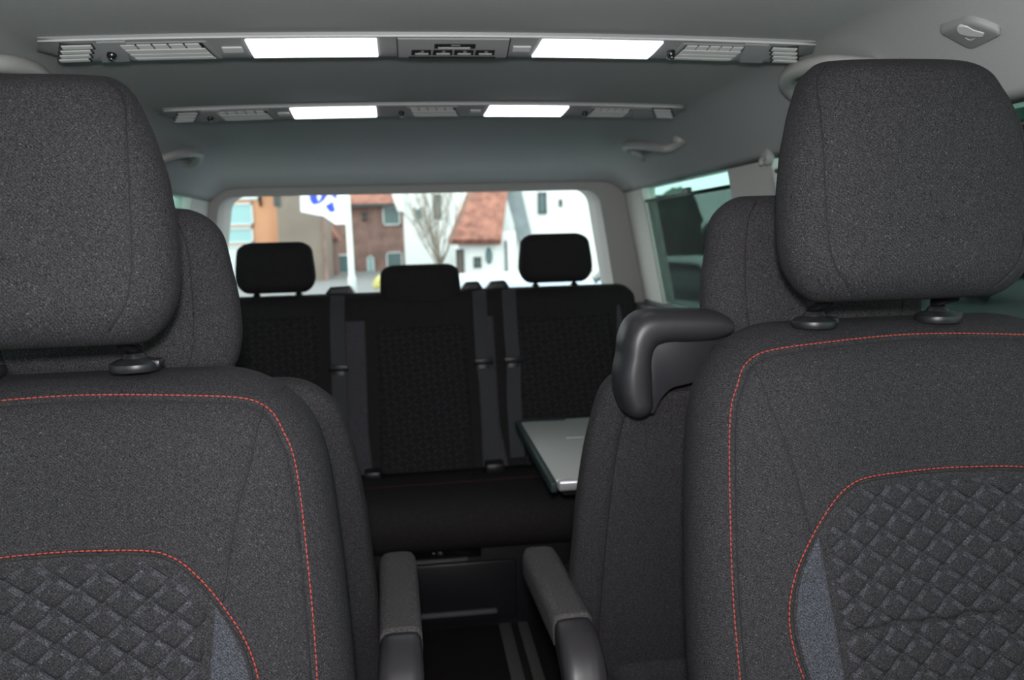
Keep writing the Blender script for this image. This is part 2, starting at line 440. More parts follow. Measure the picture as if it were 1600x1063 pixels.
def spline(pts, step=.002):
    """Catmull-Rom through pts, resampled evenly."""
    P = [np.array(p, float) for p in pts]; P = [2*P[0]-P[1]] + P + [2*P[-1]-P[-2]]; out = []
    for i in range(1, len(P)-2):
        for t in np.linspace(0, 1, 40, endpoint=False):
            a, b, c, d = P[i-1:i+3]
            out.append(.5*((2*b)+(-a+c)*t+(2*a-5*b+4*c-d)*t*t+(-a+3*b-3*c+d)*t**3))
    out.append(P[-2]); out = np.array(out)
    L = np.concatenate([[0], np.cumsum(np.linalg.norm(np.diff(out, axis=0), axis=1))])
    n = max(2, int(L[-1]/step)); s_ = np.linspace(0, L[-1], n)
    return np.stack([np.interp(s_, L, out[:, k]) for k in range(out.shape[1])], -1)
def mirror(pts): return [(-x, z) for x, z in pts]
def stitches(surf, path, name, m, parent, pitch=.0060, frac=.84, r=.00085, lift=.0006, label=None):
    P = spline(path, .0004); n0 = int(pitch/.0004); mb = MB(); k = 0
    while k+int(n0*frac) < len(P):
        seg = P[k:k+int(n0*frac)+1]; a, b = seg[0], seg[-1]; mid = (a+b)/2
        pts = []
        for q, rad in ((a, .45), (a*.75+b*.25, 1), (mid, 1.05), (a*.25+b*.75, 1), (b, .45)):
            pts.append((q[0], float(surf(np.array(q[0]), np.array(q[1])))-lift, q[1]))
        mb.tube(pts, [r*.45, r, r*1.05, r, r*.45], n=6); k += n0
    return mb.build(name, m, parent, True, label)
def shade_cord(surf, path, name, m, parent, r=.0007, lift=-.0003, label=None):  # thin dark tube along a seam, standing in for groove shade
    P = spline(path, .004); return MB().tube([(x, float(surf(np.array(x), np.array(z)))-lift, z) for x, z in P], r, n=6).build(name, m, parent, True, label)
def panel(surf, xl, xr, z0, z1, name, m, parent, lift=.0015, tuck=.004, edge=.012, nx=90, nz=130, quilt=False, fold=None, label=None):
    """a sewn-in cloth panel: rows of constant z between xl(z) and xr(z), lying on the back's front surface"""
    z = np.concatenate([np.linspace(z0, z1-.03, nz), np.linspace(z1-.03, z1, 26)[1:]]); u = np.linspace(0, 1, nx)
    Z, U = np.meshgrid(z, u, indexing='ij'); XL = xl(Z); XR = xr(Z); X = XL+(XR-XL)*U
    de = np.minimum(np.minimum(X-XL, XR-X), z1-Z); e = smooth(de/edge)
    h = -tuck+(tuck+lift)*e
    if quilt:
        p = (X*cos(QA+pi/2)+Z*sin(QA+pi/2))/QP; q = (X*cos(QB+pi/2)+Z*sin(QB+pi/2))/QQ
        fp, fq = p-np.floor(p), q-np.floor(q)
        ed = lambda f: np.clip(f/.10, 0, 1)**.5*np.clip((1-f)/.55, 0, 1)**.8
        h = h + e*.0042*ed(fp)*ed(fq)
    if fold is not None: h = h - .004*np.exp(-((Z-fold-.002*np.sin(X*60))/.0035)**2)*e
    Y = surf(X, Z) - h
    R, C = Z.shape
    V = np.stack([X, Y, Z], -1).reshape(-1, 3).tolist(); Vb = np.stack([X, surf(X, Z)+.006, Z], -1).reshape(-1, 3).tolist(); N = len(V); Fs = []
    for i in range(R-1):
        for k in range(C-1):
            a = i*C+k; Fs.append((a, a+1, a+C+1, a+C)); Fs.append((N+a, N+a+C, N+a+C+1, N+a+1))
    for i in range(R-1):
        for k in (0, C-1): a = i*C+k; Fs.append((a, a+C, N+a+C, N+a))
    for k in range(C-1):
        for i in (0, R-1): a = i*C+k; Fs.append((a, a+1, N+a+1, N+a))
    return raw(name, V+Vb, Fs, m, parent, label=label)

FR_OUT = [(0, .140), (.10, .148), (.25, .155), (.45, .1545), (.62, .148), (.78, .134), (.90, .118), (1.0, .104)]
def headrest(parent, name, cx, z0, z1, hw_mid, hw_top, yc, T, m, seam_x=None, posts=.0835, zpost=None, ypost=None, seamed=True, pr=.0095, collar=True, lean=.06, outline=None):
    """rounded headrest with side seams, two posts and collars"""
    hz = z1-z0; R = .055 if hz > .22 else .04
    pts_ = [(z0, hw_mid-.012), (z0+hz*.3, hw_mid), (z0+hz*.5, hw_mid-.002), (z0+hz*.8, (hw_mid+hw_top)/2), (z1, hw_top)]
    if outline: pts_ = [(z0+hz*t, h_) for t, h_ in outline]
    h = Back(pts_, z1, z0+.001,
             lambda z: yc+lean*(z-z0)+(.030 if outline else .008)*np.maximum(0, (z-z0-hz*.45)/hz*1.8)**2.2, T, T*.9, R*(.5 if outline else .75), .022 if outline else .045, p=2.7, bol=0, rT=.8)
    # round the bottom too
    ob_inset = h.inset
    def both(z):
        q = np.clip(((z0+R)-z)/R, 0, 1); return np.maximum(ob_inset(z), 1-np.sqrt(np.maximum(0, 1-q**2)))
    h.inset = both
    hw_base = h.hw
    def hw2(z):
        q = np.clip(((z0+R)-z)/R, 0, 1); return hw_base(z)-.034*(1-np.sqrt(np.maximum(0, 1-q**2)))
    h.hw = hw2; h.zbot = z0+.0005
    gr = []
    if seam_x:
        g = spline([(seam_x-.028, z1-.004), (seam_x-.004, z1-.035), (seam_x+.004, z1-hz*.45), (seam_x-.002, z0+hz*.2), (seam_x-.03, z0+.012)], .004)
        gr = [g.tolist(), [(-a, b) for a, b in g]]
    zz = 60 if hz < .22 else 110
    seam_paths = gr[:]
    o = h.build(name, m, parent, grooves=gr, nx=90 if not seam_x else 130, nz=zz, ntop=20, gw=.0016, gd=.0020)
    o.location.x = cx
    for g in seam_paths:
        shade_cord(h.front, g[2:-2], 'headrest_seam_shade', seam_shade, o, .0006, lift=-.0006, label='dark painted shade along the seam')  # groove shade painted as a dark line, frontal flash leaves none
    for sx in (-1, 1):
        zc = zpost; yb = ypost; ymid = yc+.01
        pm = MB().tube([(sx*posts, yb, zc+.001), (sx*posts, yb, zc+.02), (sx*posts, yb-.004+(ymid-yb)*.5, (zc+z0)/2+.012), (sx*posts, ymid, z0+.045)], pr, n=14)
        po = pm.build('headrest_post', blkg, o, True)
        if collar:
            c = MB().lathe([(.001, -.008), (.026, -.008), (.0275, -.003), (.0265, .0005), (.020, .004), (.0135, .0062), (.0118, .010), (.010, .0115), (.001, .0115)], (sx*posts, yb, zc), 26)
            c.box(sx*posts+.014, sx*posts+.029, yb-.010, yb+.010, zc-.006, zc+.004, .003)
            c.build('post_collar', blk, o, False)
    return o

# ------------------------------------------------------------------ front seats
def front_seat():
    root = thing('front_seat', (0, 0, 0), None, 'seat')
    B = Back([(.40, .295), (.6, .300), (.7, .295), (.8, .287), (.9, .275), (.96, .253), (1.02, .232)], 1.003, .42,
             lambda z: .908+.25*(z-.8), .108, .045, .075, .085, p=3.0, bol=.016, bw=.20)
    hf = [(.265, .55), (.263, .60), (.262, .70), (.256, .80), (.246, .90), (.232, .942), (.214, .966), (.180, .979), (.10, .986)]
    top_st = [(-x, z) for x, z in hf] + [(0, .989)] + hf[::-1]
    in_half = [(.168, .54), (.190, .60), (.205, .655), (.206, .695), (.195, .735), (.171, .777), (.145, .809), (.122, .827), (.095, .8345), (.045, .8365)]
    in_st = mirror(in_half) + in_half[::-1]
    in_st = [(-x, z) for x, z in in_half] + [(0, .837)] + in_half[::-1]
    seam = [(.212, .967), (.200, .91), (.186, .86), (.176, .80), (.172, .777)]
    shoulder = [(.215, .970), (.226, .978), (.234, .981)]
    def off(path, dz):   # seam groove just inside the stitching
        P = spline(path, .006); c = np.array([0, .62]); out = []
        for i, p in enumerate(P):
            t = P[min(i+1, len(P)-1)]-P[max(i-1, 0)]; t /= np.linalg.norm(t); nrm = np.array([t[1], -t[0]])
            if (c-p) @ nrm < 0: nrm = -nrm
            out.append((p+nrm*dz).tolist())
        return out
    gs = [off(top_st, .0045), off(in_st, .0035), spline(seam, .006).tolist(), spline(mirror(seam), .006).tolist(), spline(shoulder, .006).tolist(), spline(mirror(shoulder), .006).tolist()]
    back = B.build('backrest', fab, root, grooves=gs, nx=230, nz=230, ntop=34)
    surf = B.front
    stitches(surf, top_st, 'outer_stitching', red, back, label='red outer stitching')
    stitches(surf, in_st, 'inner_stitching', red, back, label='red inner stitching')
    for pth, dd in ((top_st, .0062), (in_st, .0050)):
        shade_cord(surf, [tuple(q) for q in off(pth, dd)], 'seam_shade_line', seam_shade, back, .0006, lift=-.0012, label='dark painted seam shade beside the red stitching')  # shade of the sewn fold, put in as dark colour
    hz = np.array([z for x, z in in_half]); hx = np.array([x for x, z in in_half])
    P = spline(in_half, .002); o_ = np.argsort(P[:, 1]); pz = P[o_, 1]; px_ = P[o_, 0]
    wst = lambda z: np.interp(z, pz, px_)-.0075
    qz = [.54, .61, .67, .775, .79]; qx = [.147, .148, .153, .1625, .9]
    wq = lambda z: np.minimum(wst(z+.006), np.interp(z, qz, qx))
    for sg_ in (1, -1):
        shade_cord(surf, [(sg_*x, z) for x, z in seam], 'panel_seam_shade', seam_shade, back, .0005, lift=-.0015, label='dark painted shade along the seam')  # painted shade of the panel groove
        shade_cord(surf, [(sg_*x, z) for x, z in shoulder], 'panel_seam_shade', seam_shade, back, .0005, lift=-.0015, label='dark painted shade along the seam')
    panel(surf, lambda z: -wq(z), lambda z: wq(z), .50, .830, 'quilted_panel', fab_quilt, back, quilt=True, fold=.672, nx=150, nz=150, label='quilted centre panel with grey ribbon weave')
    for sx in (-1, 1):
        a = lambda z: np.interp(z, qz[:4], qx[:4])+.0005; b = lambda z: np.maximum(wst(z)+.001, a(z)+.0008)
        f1 = (lambda z: a(z)) if sx > 0 else (lambda z: -b(z)); f2 = (lambda z: b(z)) if sx > 0 else (lambda z: -a(z))
        panel(surf, f1, f2, .50, .775, 'side_insert', fab_grey, back, lift=.0012, tuck=.0015, edge=.004, nx=24, nz=70, label='smooth blue-grey side insert')
    headrest(root, 'headrest', -.032, 1.036, 1.317, .156, .132, .862, .060, fab, seam_x=.118, zpost=1.008, ypost=.915, outline=FR_OUT)
    # cushion and base
    cu = MB().box(-.26, .26, .28, .80, .40, .54, .05, 4); cu.build('seat_cushion', fab, root, True)
    MB().box(-.22, .22, .32, .80, 0, .40, .02).build('seat_base', blk2, root)
    return root
fsr = front_seat()
fsr.location = (.555, 0, 0); fsr['label'] = 'charcoal front seat at right with red stitching and whole headrest in view'; fsr['group'] = 'front seats'
fsl = copy_tree(fsr); fsl.location = (-.438, 0, -.025)
fsl['label'] = 'charcoal front seat at left with red stitching, cut off by left photo edge'
for c in fsl.children:
    if c.name.startswith('headrest'): c.location.x = -.014; c.location.z = .010

# ------------------------------------------------------------------ second-row seats (facing the rear bench)
def second_seat(cx, label, handle_side=None):
    root = thing('swivel_seat', (cx, 1.25, 0), label, 'seat', 'second-row seats')
    y0 = -.10
    B = Back([(.3, .318), (.5, .318), (.7, .310), (.8, .300), (.86, .288), (.93, .270)], .929, .32,
             lambda z: y0-.25*(z-.9), .05, .07, .06, .068, p=4.0, bol=0, bw=.2)
    seam = [(.268, .36), (.268, .5), (.262, .7), (.252, .82), (.236, .872), (.20, .886), (.0, .890)]
    sm = spline(seam, .008).tolist()
    bk = B.build('backrest', fab_side, root, grooves=[sm, [(-a, b) for a, b in sm]], nx=120, nz=100, gw=.004, gd=.005)
    headrest(bk, 'headrest', -.006 if cx < 0 else .027, .934, 1.172, .170, .140, y0-.065, .055, fab_side, seam_x=.115, zpost=.924, ypost=y0-.02, collar=False)
    for g_ in (sm, [(-a, b) for a, b in sm]): shade_cord(B.front, [tuple(q) for q in g_], 'panel_seam_shade', seam_shade, bk, .0009, lift=-.004, label='dark painted shade along the seam')  # dark colour in place of shade in the seat-back groove
    sgn = 1 if cx < 0 else -1           # inboard side
    # cushion towards the bench, base
    MB().box(-.25, .25, y0+.06, y0+.56, .28, .40, .05, 4).build('seat_cushion', fab, root, True)
    MB().box(-.22, .22, y0+.02, y0+.50, .0, .28, .02).build('seat_base', blk2, root)
    return root, B
sl, Bl = second_seat(-.450, 'charcoal second-row seat behind the left front seat, back towards the viewer')
sr, Br = second_seat(.500, 'charcoal second-row seat with black shoulder handle, behind the right front seat')

def armrest(root, cx, pts):
    """pts: world pixels are turned to metres beforehand; local rounded pad along Y with a plastic hinge cover"""
    x0, x1, yh, yt, zt = pts
    L = lambda v: v
    X0, X1 = x0-cx, x1-cx
    Y0, Y1 = yh-1.25, yt-1.25
    rings = []
    N = 22
    def sec(y, xa, xb, za, zb, r=.4):
        pts = []
        for k in range(N):
            a = 2*pi*k/N; ca, sa = cos(a), sin(a); p = 5
            d = (abs(ca)**p+abs(sa)**p)**(-1/p)
            pts.append(((xa+xb)/2+(xb-xa)/2*ca*d, y, (za+zb)/2+(zb-za)/2*sa*d))
        return pts
    Lp = Y1-Y0
    for t, sc in ((0, .96), (.02, 1), (.25, 1.02), (.5, 1.04), (.75, 1.06), (.88, 1.06), (.94, 1.02), (.975, .90), (.995, .66), (1.0, .4)):
        m = (X0+X1)/2-.010*t; hw = (X1-X0)/2*sc; hz = .030*min(1, sc+.04)
        rings.append(sec(Y0+Lp*t, m-hw, m+hw, zt-.03-hz, zt-.03+hz))
    ar = MB().loft(rings).build('armrest', fab_arm, root, True)
    rings = []
    for t, dz, hh, sc in ((0, -.003, .026, .93), (.12, -.004, .030, .97), (.35, -.012, .034, 1.0), (.6, -.035, .042, 1.02), (.8, -.075, .05, 1.02), (1.0, -.125, .05, 1.0)):
        m = (X0+X1)/2; hw = (X1-X0)/2*sc
        rings.append(sec(Y0+.004-.17*t*(1-.25*t), m-hw, m+hw, zt-.03+dz-hh, zt-.03+dz+hh))
    MB().loft(rings).build('hinge_cover', mat('armrest_plastic', (.032, .030, .034), .40, bump=.1, bscale=1500), ar, True, label='satin black plastic hinge cover')
    MB().lathe([(.001, -.012), (.03, -.012), (.034, -.006), (.034, .008), (.001, .008)], ((X1 if cx > 0 else X0)+(.006 if cx > 0 else -.006), Y0-.11, zt-.12), 20, axis='X').build('pivot', blk, ar)
    return ar
q0 = at(592, 985, Z=.55); q1 = at(660, 985, Z=.55); q2 = at(625, 858, Z=.55)
armrest(sl, -.450, (q0.x, q1.x, q0.y, q2.y, .550))
q0 = at(866, 962, Z=.55); q1 = at(925, 958, Z=.55); q2 = at(845, 850, Z=.55)
armrest(sr, .500, (q0.x-.002, q1.x+.002, q0.y, q2.y, .550))

# black handle on the right seat's inboard shoulder
def poly_round(pts, r, n=5):
    out = []
    m = len(pts)
    for i in range(m):
        p = Vector(pts[i]); a = (Vector(pts[i-1])-p); b = (Vector(pts[(i+1) % m])-p); rr_ = min(r[i] if isinstance(r, list) else r, a.length*.45, b.length*.45)
        A = p+a.normalized()*rr_; Bv = p+b.normalized()*rr_
        for k in range(n+1):
            t = k/n; q = A*(1-t)**2+p*2*t*(1-t)+Bv*t*t; out.append((q.x, q.y))
    return out
hcx, hY = .500, 1.03
plate = [(1010, 515), (1138, 515), (1120, 560), (1095, 592), (1066, 600), (1046, 604), (1030, 620), (1018, 646), (1006, 640)]
plate = [(p.x-hcx, p.z) for p in (at(a, b, Y=hY+.02) for a, b in plate)]
bk_r = [c for c in sr.children if c.name.startswith('backrest')][0]
# the grip is an L-shaped sweep: along the shoulder, round the corner and down the inboard edge
cl = [(1143, 512, 10), (1140, 511.5, 16), (1132, 511, 21), (1118, 510.5, 25), (1085, 511, 27), (1045, 512, 27), (1017, 518, 31), (1004, 536, 28), (999, 560, 25), (996, 590, 28), (997, 615, 28), (1001, 634, 25)]
sp_ = spline([(at(a, b, Y=hY).x-hcx, at(a, b, Y=hY).z, c_*.00087) for a, b, c_ in cl], .004)
rings = []; n_ = len(sp_)
def grip_ring(c, nrm, w_, yc_, dp):
    out = []
    for k in range(32):
        a = 2*pi*k/32; ca, sa = cos(a), sin(a); e = (abs(ca)**2.9+abs(sa)**2.9)**(-1/2.9)
        out.append((c[0]+nrm[0]*w_*ca*e, yc_+dp*sa*e, c[1]+nrm[1]*w_*ca*e))
    return out
for i_ in range(n_):
    t_ = sp_[min(i_+1, n_-1)][:2]-sp_[max(i_-1, 0)][:2]; t_ = t_/np.linalg.norm(t_); nrm = (-t_[1], t_[0])
    rings.append(grip_ring(sp_[i_], nrm, sp_[i_][2], hY-1.25+.030, .040))
e_ = sp_[-1]
for q_ in np.linspace(.15, 1, 8):
    rings.append(grip_ring((e_[0]+t_[0]*.020*sin(q_*pi/2), e_[1]+t_[1]*.020*sin(q_*pi/2)), nrm, e_[2]*max(.05, cos(q_*pi/2)), hY-1.25+.030, .040*max(.3, cos(q_*pi/2)**.5)))
hd = MB().loft(rings)
hb = hd.build('shoulder_handle', blk2, bk_r, True, label='satin black plastic grip wrapped over the shoulder')
MB().prism(poly_round(plate, .012), hY-1.25+.008, hY-1.25+.05, .003, 2).build('grip_recess', blk2, hb, False)

# ------------------------------------------------------------------ rear bench
def rear_bench():
    cx = -.02
    root = thing('rear_bench', (cx, 2.55, 0), 'black three-seat rear bench below the rear window with quilted panels and belts', 'bench')
    B = Back([(.3, .70), (.5, .735), (.7, .745), (.9, .752), (.94, .752)], .948, .30, lambda z: .24+.33*(z-.9)-.05, .06, .05, .05, .06, p=9, bol=0, bw=.2)
    bk = B.build('backrest', fab_bench, root, nx=100, nz=60)
    for a, b, z1 in ((-.66, -.345, .89), (-.175, .150, .845), (.290, .66, .86)):
        f = lambda z, a=a, b=b: a + 0*z; g = lambda z, b=b: b + 0*z
        panel(B.front, f, g, .36, z1, 'quilted_panel', fab_benchq, bk, lift=.008, edge=.03, nx=70, nz=110, quilt=True, fold=.60)
    for x0, x1, x2, x3 in ((-.272, -.200, -.285, -.185), (.170, .235, .165, .262)):
        a = lambda z, p=x2, q=x0: np.interp(z, [.34, .5, .87], [p, q, q]); b = lambda z, p=x3, q=x1: np.interp(z, [.34, .5, .87], [p, q, q])
        panel(B.front, a, b, .345, .86, 'grey_strip', fab_strip, bk, lift=.003, tuck=.001, edge=.006, nx=10, nz=40, label='grey cloth strip between the seats')
    sgrey = lambda z: np.interp(z, [.6, .75, .88], [.705, .70, .685]); sg0 = lambda z: np.interp(z, [.6, .75, .88], [.70, .66, .672])
    panel(B.front, sg0, sgrey, .62, .88, 'side_insert', fab_strip, bk, lift=.002, tuck=.001, edge=.006, nx=10, nz=40, label='grey wing insert')
    # belts
    for x, xb in ((-.29, -.29), (.190, .200), (.292, .285)):
        pts = [(x, .945), (x-.002, .80), (x, .70), (xb, .58), (xb, .40)]
        P = spline(pts, .02); rings = []
        for px_, z in P:
            y = float(B.front(np.array(px_), np.array(min(z, .93))))-.016
            hwid = .024
            rings.append([(px_-hwid, y-.001, z), (px_+hwid, y-.001, z), (px_+hwid, y+.001, z), (px_-hwid, y+.001, z)])
        bl = MB().loft(rings).build('seat_belt', beltm, bk, False, label='grey webbing belt')
        yt = float(B.front(np.array(x), np.array(.715)))-.022
        tg = MB().box(x-.032, x+.032, yt-.005, yt+.005, .700, .722, .004); tg.box(x-.02, x+.02, yt-.004, yt+.004, .66, .702, .003)
        tg.build('belt_tongue', blk, bl)
    # belt guides on the top edge
    for x0, x1 in ((-.345, -.232), (.125, .215), (.215, .310)):
        g = MB().prism([(x0, .940), (x0+.025, .972), (x1-.02, .974), (x1, .940)], .20, .26, .006, 2)
        gg = g.build('belt_guide', blk2, bk)
        MB().box(x0+.028, x1-.026, .196, .203, .950, .962, .002).build('guide_slot', sill, gg, label='grey slot of the guide')
    # headrests
    for x, z0, z1, hwid, hwt, post in ((-.495, .958, 1.130, .133, .118, True), (.468, .962, 1.134, .133, .115, True), (-.010, .862, 1.040, .142, .132, False)):
        h = headrest(bk, 'headrest', x, z0, z1, hwid, hwt, .185 if post else .185, .048, fab_bench, posts=.07, zpost=.945, ypost=.205, collar=True, pr=.008)
        if not post:
            for c in list(h.children):
                if 'collar' in c.name: bpy.data.objects.remove(c)
    # cushion
    Cx = MB(); rings = []
    for k in range(25):
        t = k/24
        a = -pi/2+pi*t
        rings.append(None)
    prof = [(-.03, .37), (-.15, .385), (-.30, .405), (-.40, .412), (-.455, .405), (-.49, .382), (-.505, .345), (-.495, .300), (-.47, .268), (-.43, .256), (-.30, .255), (-.03, .26)]
    xsn = np.linspace(-.745, .745, 30); rg = []
    for x in xsn:
        e = 1-max(0, (abs(x)-.68)/.065)**2*.18
        dip = .010*math.exp(-((abs(x)-.0)/.18)**2)
        rg.append([(x, -.27+(y+.27)*(1 if abs(x) < .7 else e), .33+(z-.33)*e) for y, z in prof])
    Cx.loft(rg); cu = Cx.build('seat_cushion', fab_bench, root, True)
    P = spline([(-.70, .0), (-.2, -.004), (.16, 0.0), (.25, .004), (.7, .0)], .02)
    MB().tube([(x, -.30+d, .4075) for x, d in P], .0014, n=6).build('piping', mat('dull_red_piping', (.06, .014, .012), .8), cu, True, label='dull red piping')
    bu = MB().box(.165, .225, -.20, -.14, .385, .425, .008); bu.build('belt_buckle', blk, cu)
    bu = MB().box(-.215, -.16, -.14, -.08, .375, .405, .008); bu.build('belt_buckle', blk, cu)
    # base
    bs = MB().box(-.70, .70, -.405, .02, .0, .262, .006); ba = bs.build('bench_base', blk, root)
    dr = MB().box(-.125, .225, -.418, -.404, .025, .205, .006); d = dr.build('drawer', blk, ba, label='smooth black drawer front')
    MB().box(-.110, .165, -.430, -.416, .050, .064, .004).build('drawer_handle', sill, d, label='grey grip bar')
    rc = MB().box(-.095, .125, -.424, -.404, .222, .258, .004); r_ = rc.build('release_panel', blkg, ba)
    MB().box(-.080, .085, -.434, -.422, .216, .226, .003).build('release_bar', sill, r_, label='grey release bar')
    for x, rr_ in ((.008, .009), (-.010, .006)): MB().lathe([(.0005, -.012), (rr_*.7, -.011), (rr_, -.006), (rr_, 0), (.0005, 0)], (x, -.424, .245), 14, axis='Y').build('lock_button', chrome, r_, label='bright round button')
    return root
rear_bench()

# ------------------------------------------------------------------ folding table
tb = thing('folding_table', (.5, 1.93, .578), 'silver folding table with dark rubber edge at right, in front of the rear bench', 'table')
MB().box(-.262, .30, -.285, .285, -.008, .012, .005).build('tabletop', tabm, tb)
MB().box(-.258, .30, -.300, -.283, -.012, .0125, .006, 3).build('front_edge', alu, tb, label='bright aluminium front edge')
MB().box(-.276, -.260, -.300, .295, -.014, .011, .005, 3).build('side_edge', rubber, tb, label='dark rubber side edge')
MB().box(-.262, -.13, .262, .292, .004, .0145, .002).build('hinge_strip', rubber, tb, label='dark hinge strip on the rear edge')
MB().box(-.17, -.085, .060, .072, .011, .0136, .001).build('latch_strip', cons_l, tb, label='pale latch strip')
MB().box(-.235, -.195, -.22, .20, -.05, -.012, .008).build('support_rail', blk2, tb)
MB().box(.25, .40, -.06, .06, -.20, -.012, .01).build('wall_bracket', blk2, tb)

# ------------------------------------------------------------------ roof consoles
def console(yc, half, label, centre_panel, k, lamps, vents, lights, panel_x, cx=.012, group='roof consoles'):
    root = thing('roof_console', (cx, yc, ceil_z(0, yc)), label, 'roof console', group)
    zr = ceil_z(0, yc)
    w_ = .034
    prof = [(-w_, .004), (-w_, -.003), (-w_+.001, -.0055), (-w_+.005, -.0065), (-.010, -.0135), (.010, -.0195), (.024, -.0225), (.030, -.0215), (.034, -.017), (.037, .004)]
    def face(x, v):
        """v 0..1 from the near edge to the far edge of the underside"""
        ys = [-w_+.005, -.010, .010, .024]; zs = [-.0065, -.0135, -.0195, -.0225]
        y = ys[0]+v*(ys[-1]-ys[0]); z = float(np.interp(y, ys, zs))
        return Vector((x, y, z+ceil_z(cx+x, yc)-zr))
    rings = []
    N = 81
    for i in range(N):
        u = -1+2*i/(N-1); rg = []
        for (y, z) in prof:
            t = (y+w_)/(2*w_); s = half+ (.012 if True else 0)*0 - .0
            x = u*(half - .0) ; xe = half*0
            # the end is slanted and pulled in: near edge longest
            x = u*(half + .0*t)
            endt = max(0, (abs(u)-.93)/.07)
            zz = z*(1-.75*endt) 
            rg.append((x+math.copysign(-.030*t*endt, u), y - .012*endt*t*0, zz+ceil_z(cx+x, yc)-zr))
        rings.append(rg)
    body = MB().loft(rings).build('housing', cons, root, False)
    lip = MB().tube([(half*u, -w_+.001, -.0055+ceil_z(cx+half*u, yc)-zr) for u in np.linspace(-1, 1, 40)], .0018, n=8)
    lip.build('edge_strip', cons_l, body, True, label='pale strip along the near edge')
    def slab(x0, x1, v0, v1, sk0=0, sk1=0, th=.003, lift=.0005, n=8):
        """a thin slab lying on the underside; sk = x shift at v1 for the left and right ends"""
        mb = MB(); top = []; bot = []
        nvv = 4
        for j in range(nvv+1):
            t = j/nvv; v = v0+(v1-v0)*t
            for i in range(n+1):
                s = i/n; xa = x0+sk0*t; xb = x1+sk1*t; p = face(xa+(xb-xa)*s, v)
                bot.append(p+Vector((0, 0, .004))); top.append(p-Vector((0, .0, th*.45+lift)))
        Nn = len(top); q = n+1; Fs = []
        for j in range(nvv):
            for i in range(n): a = j*q+i; Fs += [(a, a+1, a+q+1, a+q), (Nn+a, Nn+a+q, Nn+a+q+1, Nn+a+1)]
            for i in (0, n): a = j*q+i; Fs.append((a, a+q, Nn+a+q, Nn+a))
        for i in range(n):
            for j in (0, nvv): a = j*q+i; Fs.append((a, a+1, Nn+a+1, Nn+a))
        return mb.add(top+bot, Fs)
    for x0, x1, s0, s1 in lamps:
        slab(x0, x1, .05, .93, s0, s1, .004).build('reading_lamp', lens, body, label='lit white lamp lens')
    for x0, x1, sg in vents:
        vf = slab(x0, x1, .10, .97, .012*sg, .012*sg, .002).build('air_vent', cons, body)
        slab(x0+.006, x1-.006, .13, .93, .012*sg, .012*sg, .0032, n=8).build('vent_opening', cons_d, vf)
        for j in range(4):
            v0 = (.14, .36, .58, .78)[j]; v1 = (.31, .55, .73, .90)[j]
            if j == 0:
                nb = 5
                for b in range(nb):
                    xa = x0+.008+(x1-x0-.016)*b/nb; xb = x0+.008+(x1-x0-.016)*(b+.86)/nb
                    slab(xa, xb, v0, v1, .002*sg, .002*sg, .0062, n=2).build('vent_slat', cons_l, vf, label='pale vent slat')
            else: slab(x0+.008+.003*j*sg, x1-.008+.003*j*sg, v0, v1, .003*sg, .003*sg, .0062, n=6).build('vent_slat', cons_l, vf, label='pale vent slat')
        kx = x0-.012 if sg > 0 else x0-.012
        p = face(kx, .55); kb = MB().lathe([(.0005, .004), (.006, .004), (.007, .0), (.007, -.006), (.005, -.009), (.0005, -.009)], p, 16); kb.box(p.x-.003, p.x+.003, p.y-.010, p.y+.004, p.z-.013, p.z-.006, .002)
        kb.build('vent_knob', blkg, vf, label='glossy black vent knob')
    for x0, x1 in lights:
        slab(x0, x1, .38, .62, 0, 0, .0035).build('lamp_switch', cons_l, body, label='pale lamp switch')
    for sg in (-1, 1):
        el = None
        for j in range(4):
            v = .12+.215*j
            a, b = sorted((sg*(half*.885+.006*j), sg*(half*.955+.006*j)))
            slab(a-.002, b+.002, v-.02, v+.205, 0, 0, .002, n=3).build('louvre_gap', cons_d, body, label='dark gap between louvres')
            slab(a, b, v, v+.13, 0, 0, .0055, n=3).build('end_louvre', cons_l, body, label='pale end louvre')
        # ribbed divider beside the louvres
        slab(sg*half*.835-.02, sg*half*.835+.02, .02, .99, .012*-sg*-1, .012*sg, .0045).build('divider', cons, body)
    if centre_panel:
        x0, x1 = panel_x
        cp = slab(x0, x1, .03, .98, 0, 0, .004).build('control_panel', cons, body)
        for sx in (x0-.001, x1+.001): slab(sx-.0008, sx+.0008, .0, .99, 0, 0, .0045, n=1).build('panel_joint', cons_d, cp, label='dark joint line')
        m = (x0+x1)/2; wd = (x1-x0)
        bt = slab(m-.030, m+.034, .22, .44, 0, 0, .0058).build('control_button', cons_d, cp, label='wide black button')
        slab(m-.024, m+.026, .37, .435, 0, 0, .0066).build('button_mark', cons_l, bt, label='pale button mark'); slab(m-.004, m+.010, .26, .30, 0, 0, .0064).build('button_mark', cons, bt)
        for j in range(4):
            xa = m-.065+.0335*j; b = slab(xa, xa+.030, .52, .80, -.001, 0, .0058).build('control_button', cons_d, cp, label='black button')
            slab(xa+.005, xa+.026, .68, .76, 0, 0, .0066).build('button_mark', cons_l, b, label='pale button mark')
            slab(xa+.014, xa+.019, .57, .64, 0, 0, .0064).build('button_mark', cons, b)
        slab(m-.07, m+.068, .90, .99, 0, 0, .006).build('panel_slot', cons_d, cp, label='dark slot under the buttons')
    return root
y1 = 1.276
console(y1, .592, 'nearer grey roof console with two lit lamps and button panel in the middle', True, 1,
        [(-.305, -.112, .004, -.0), (.144, .338, -.010, -.012)], [(-.492, -.362, 1), (.372, .485, -1)], [(-.343, -.314), (.100, .128)], (-.080, .092), cx=.018)
y2 = 1.882
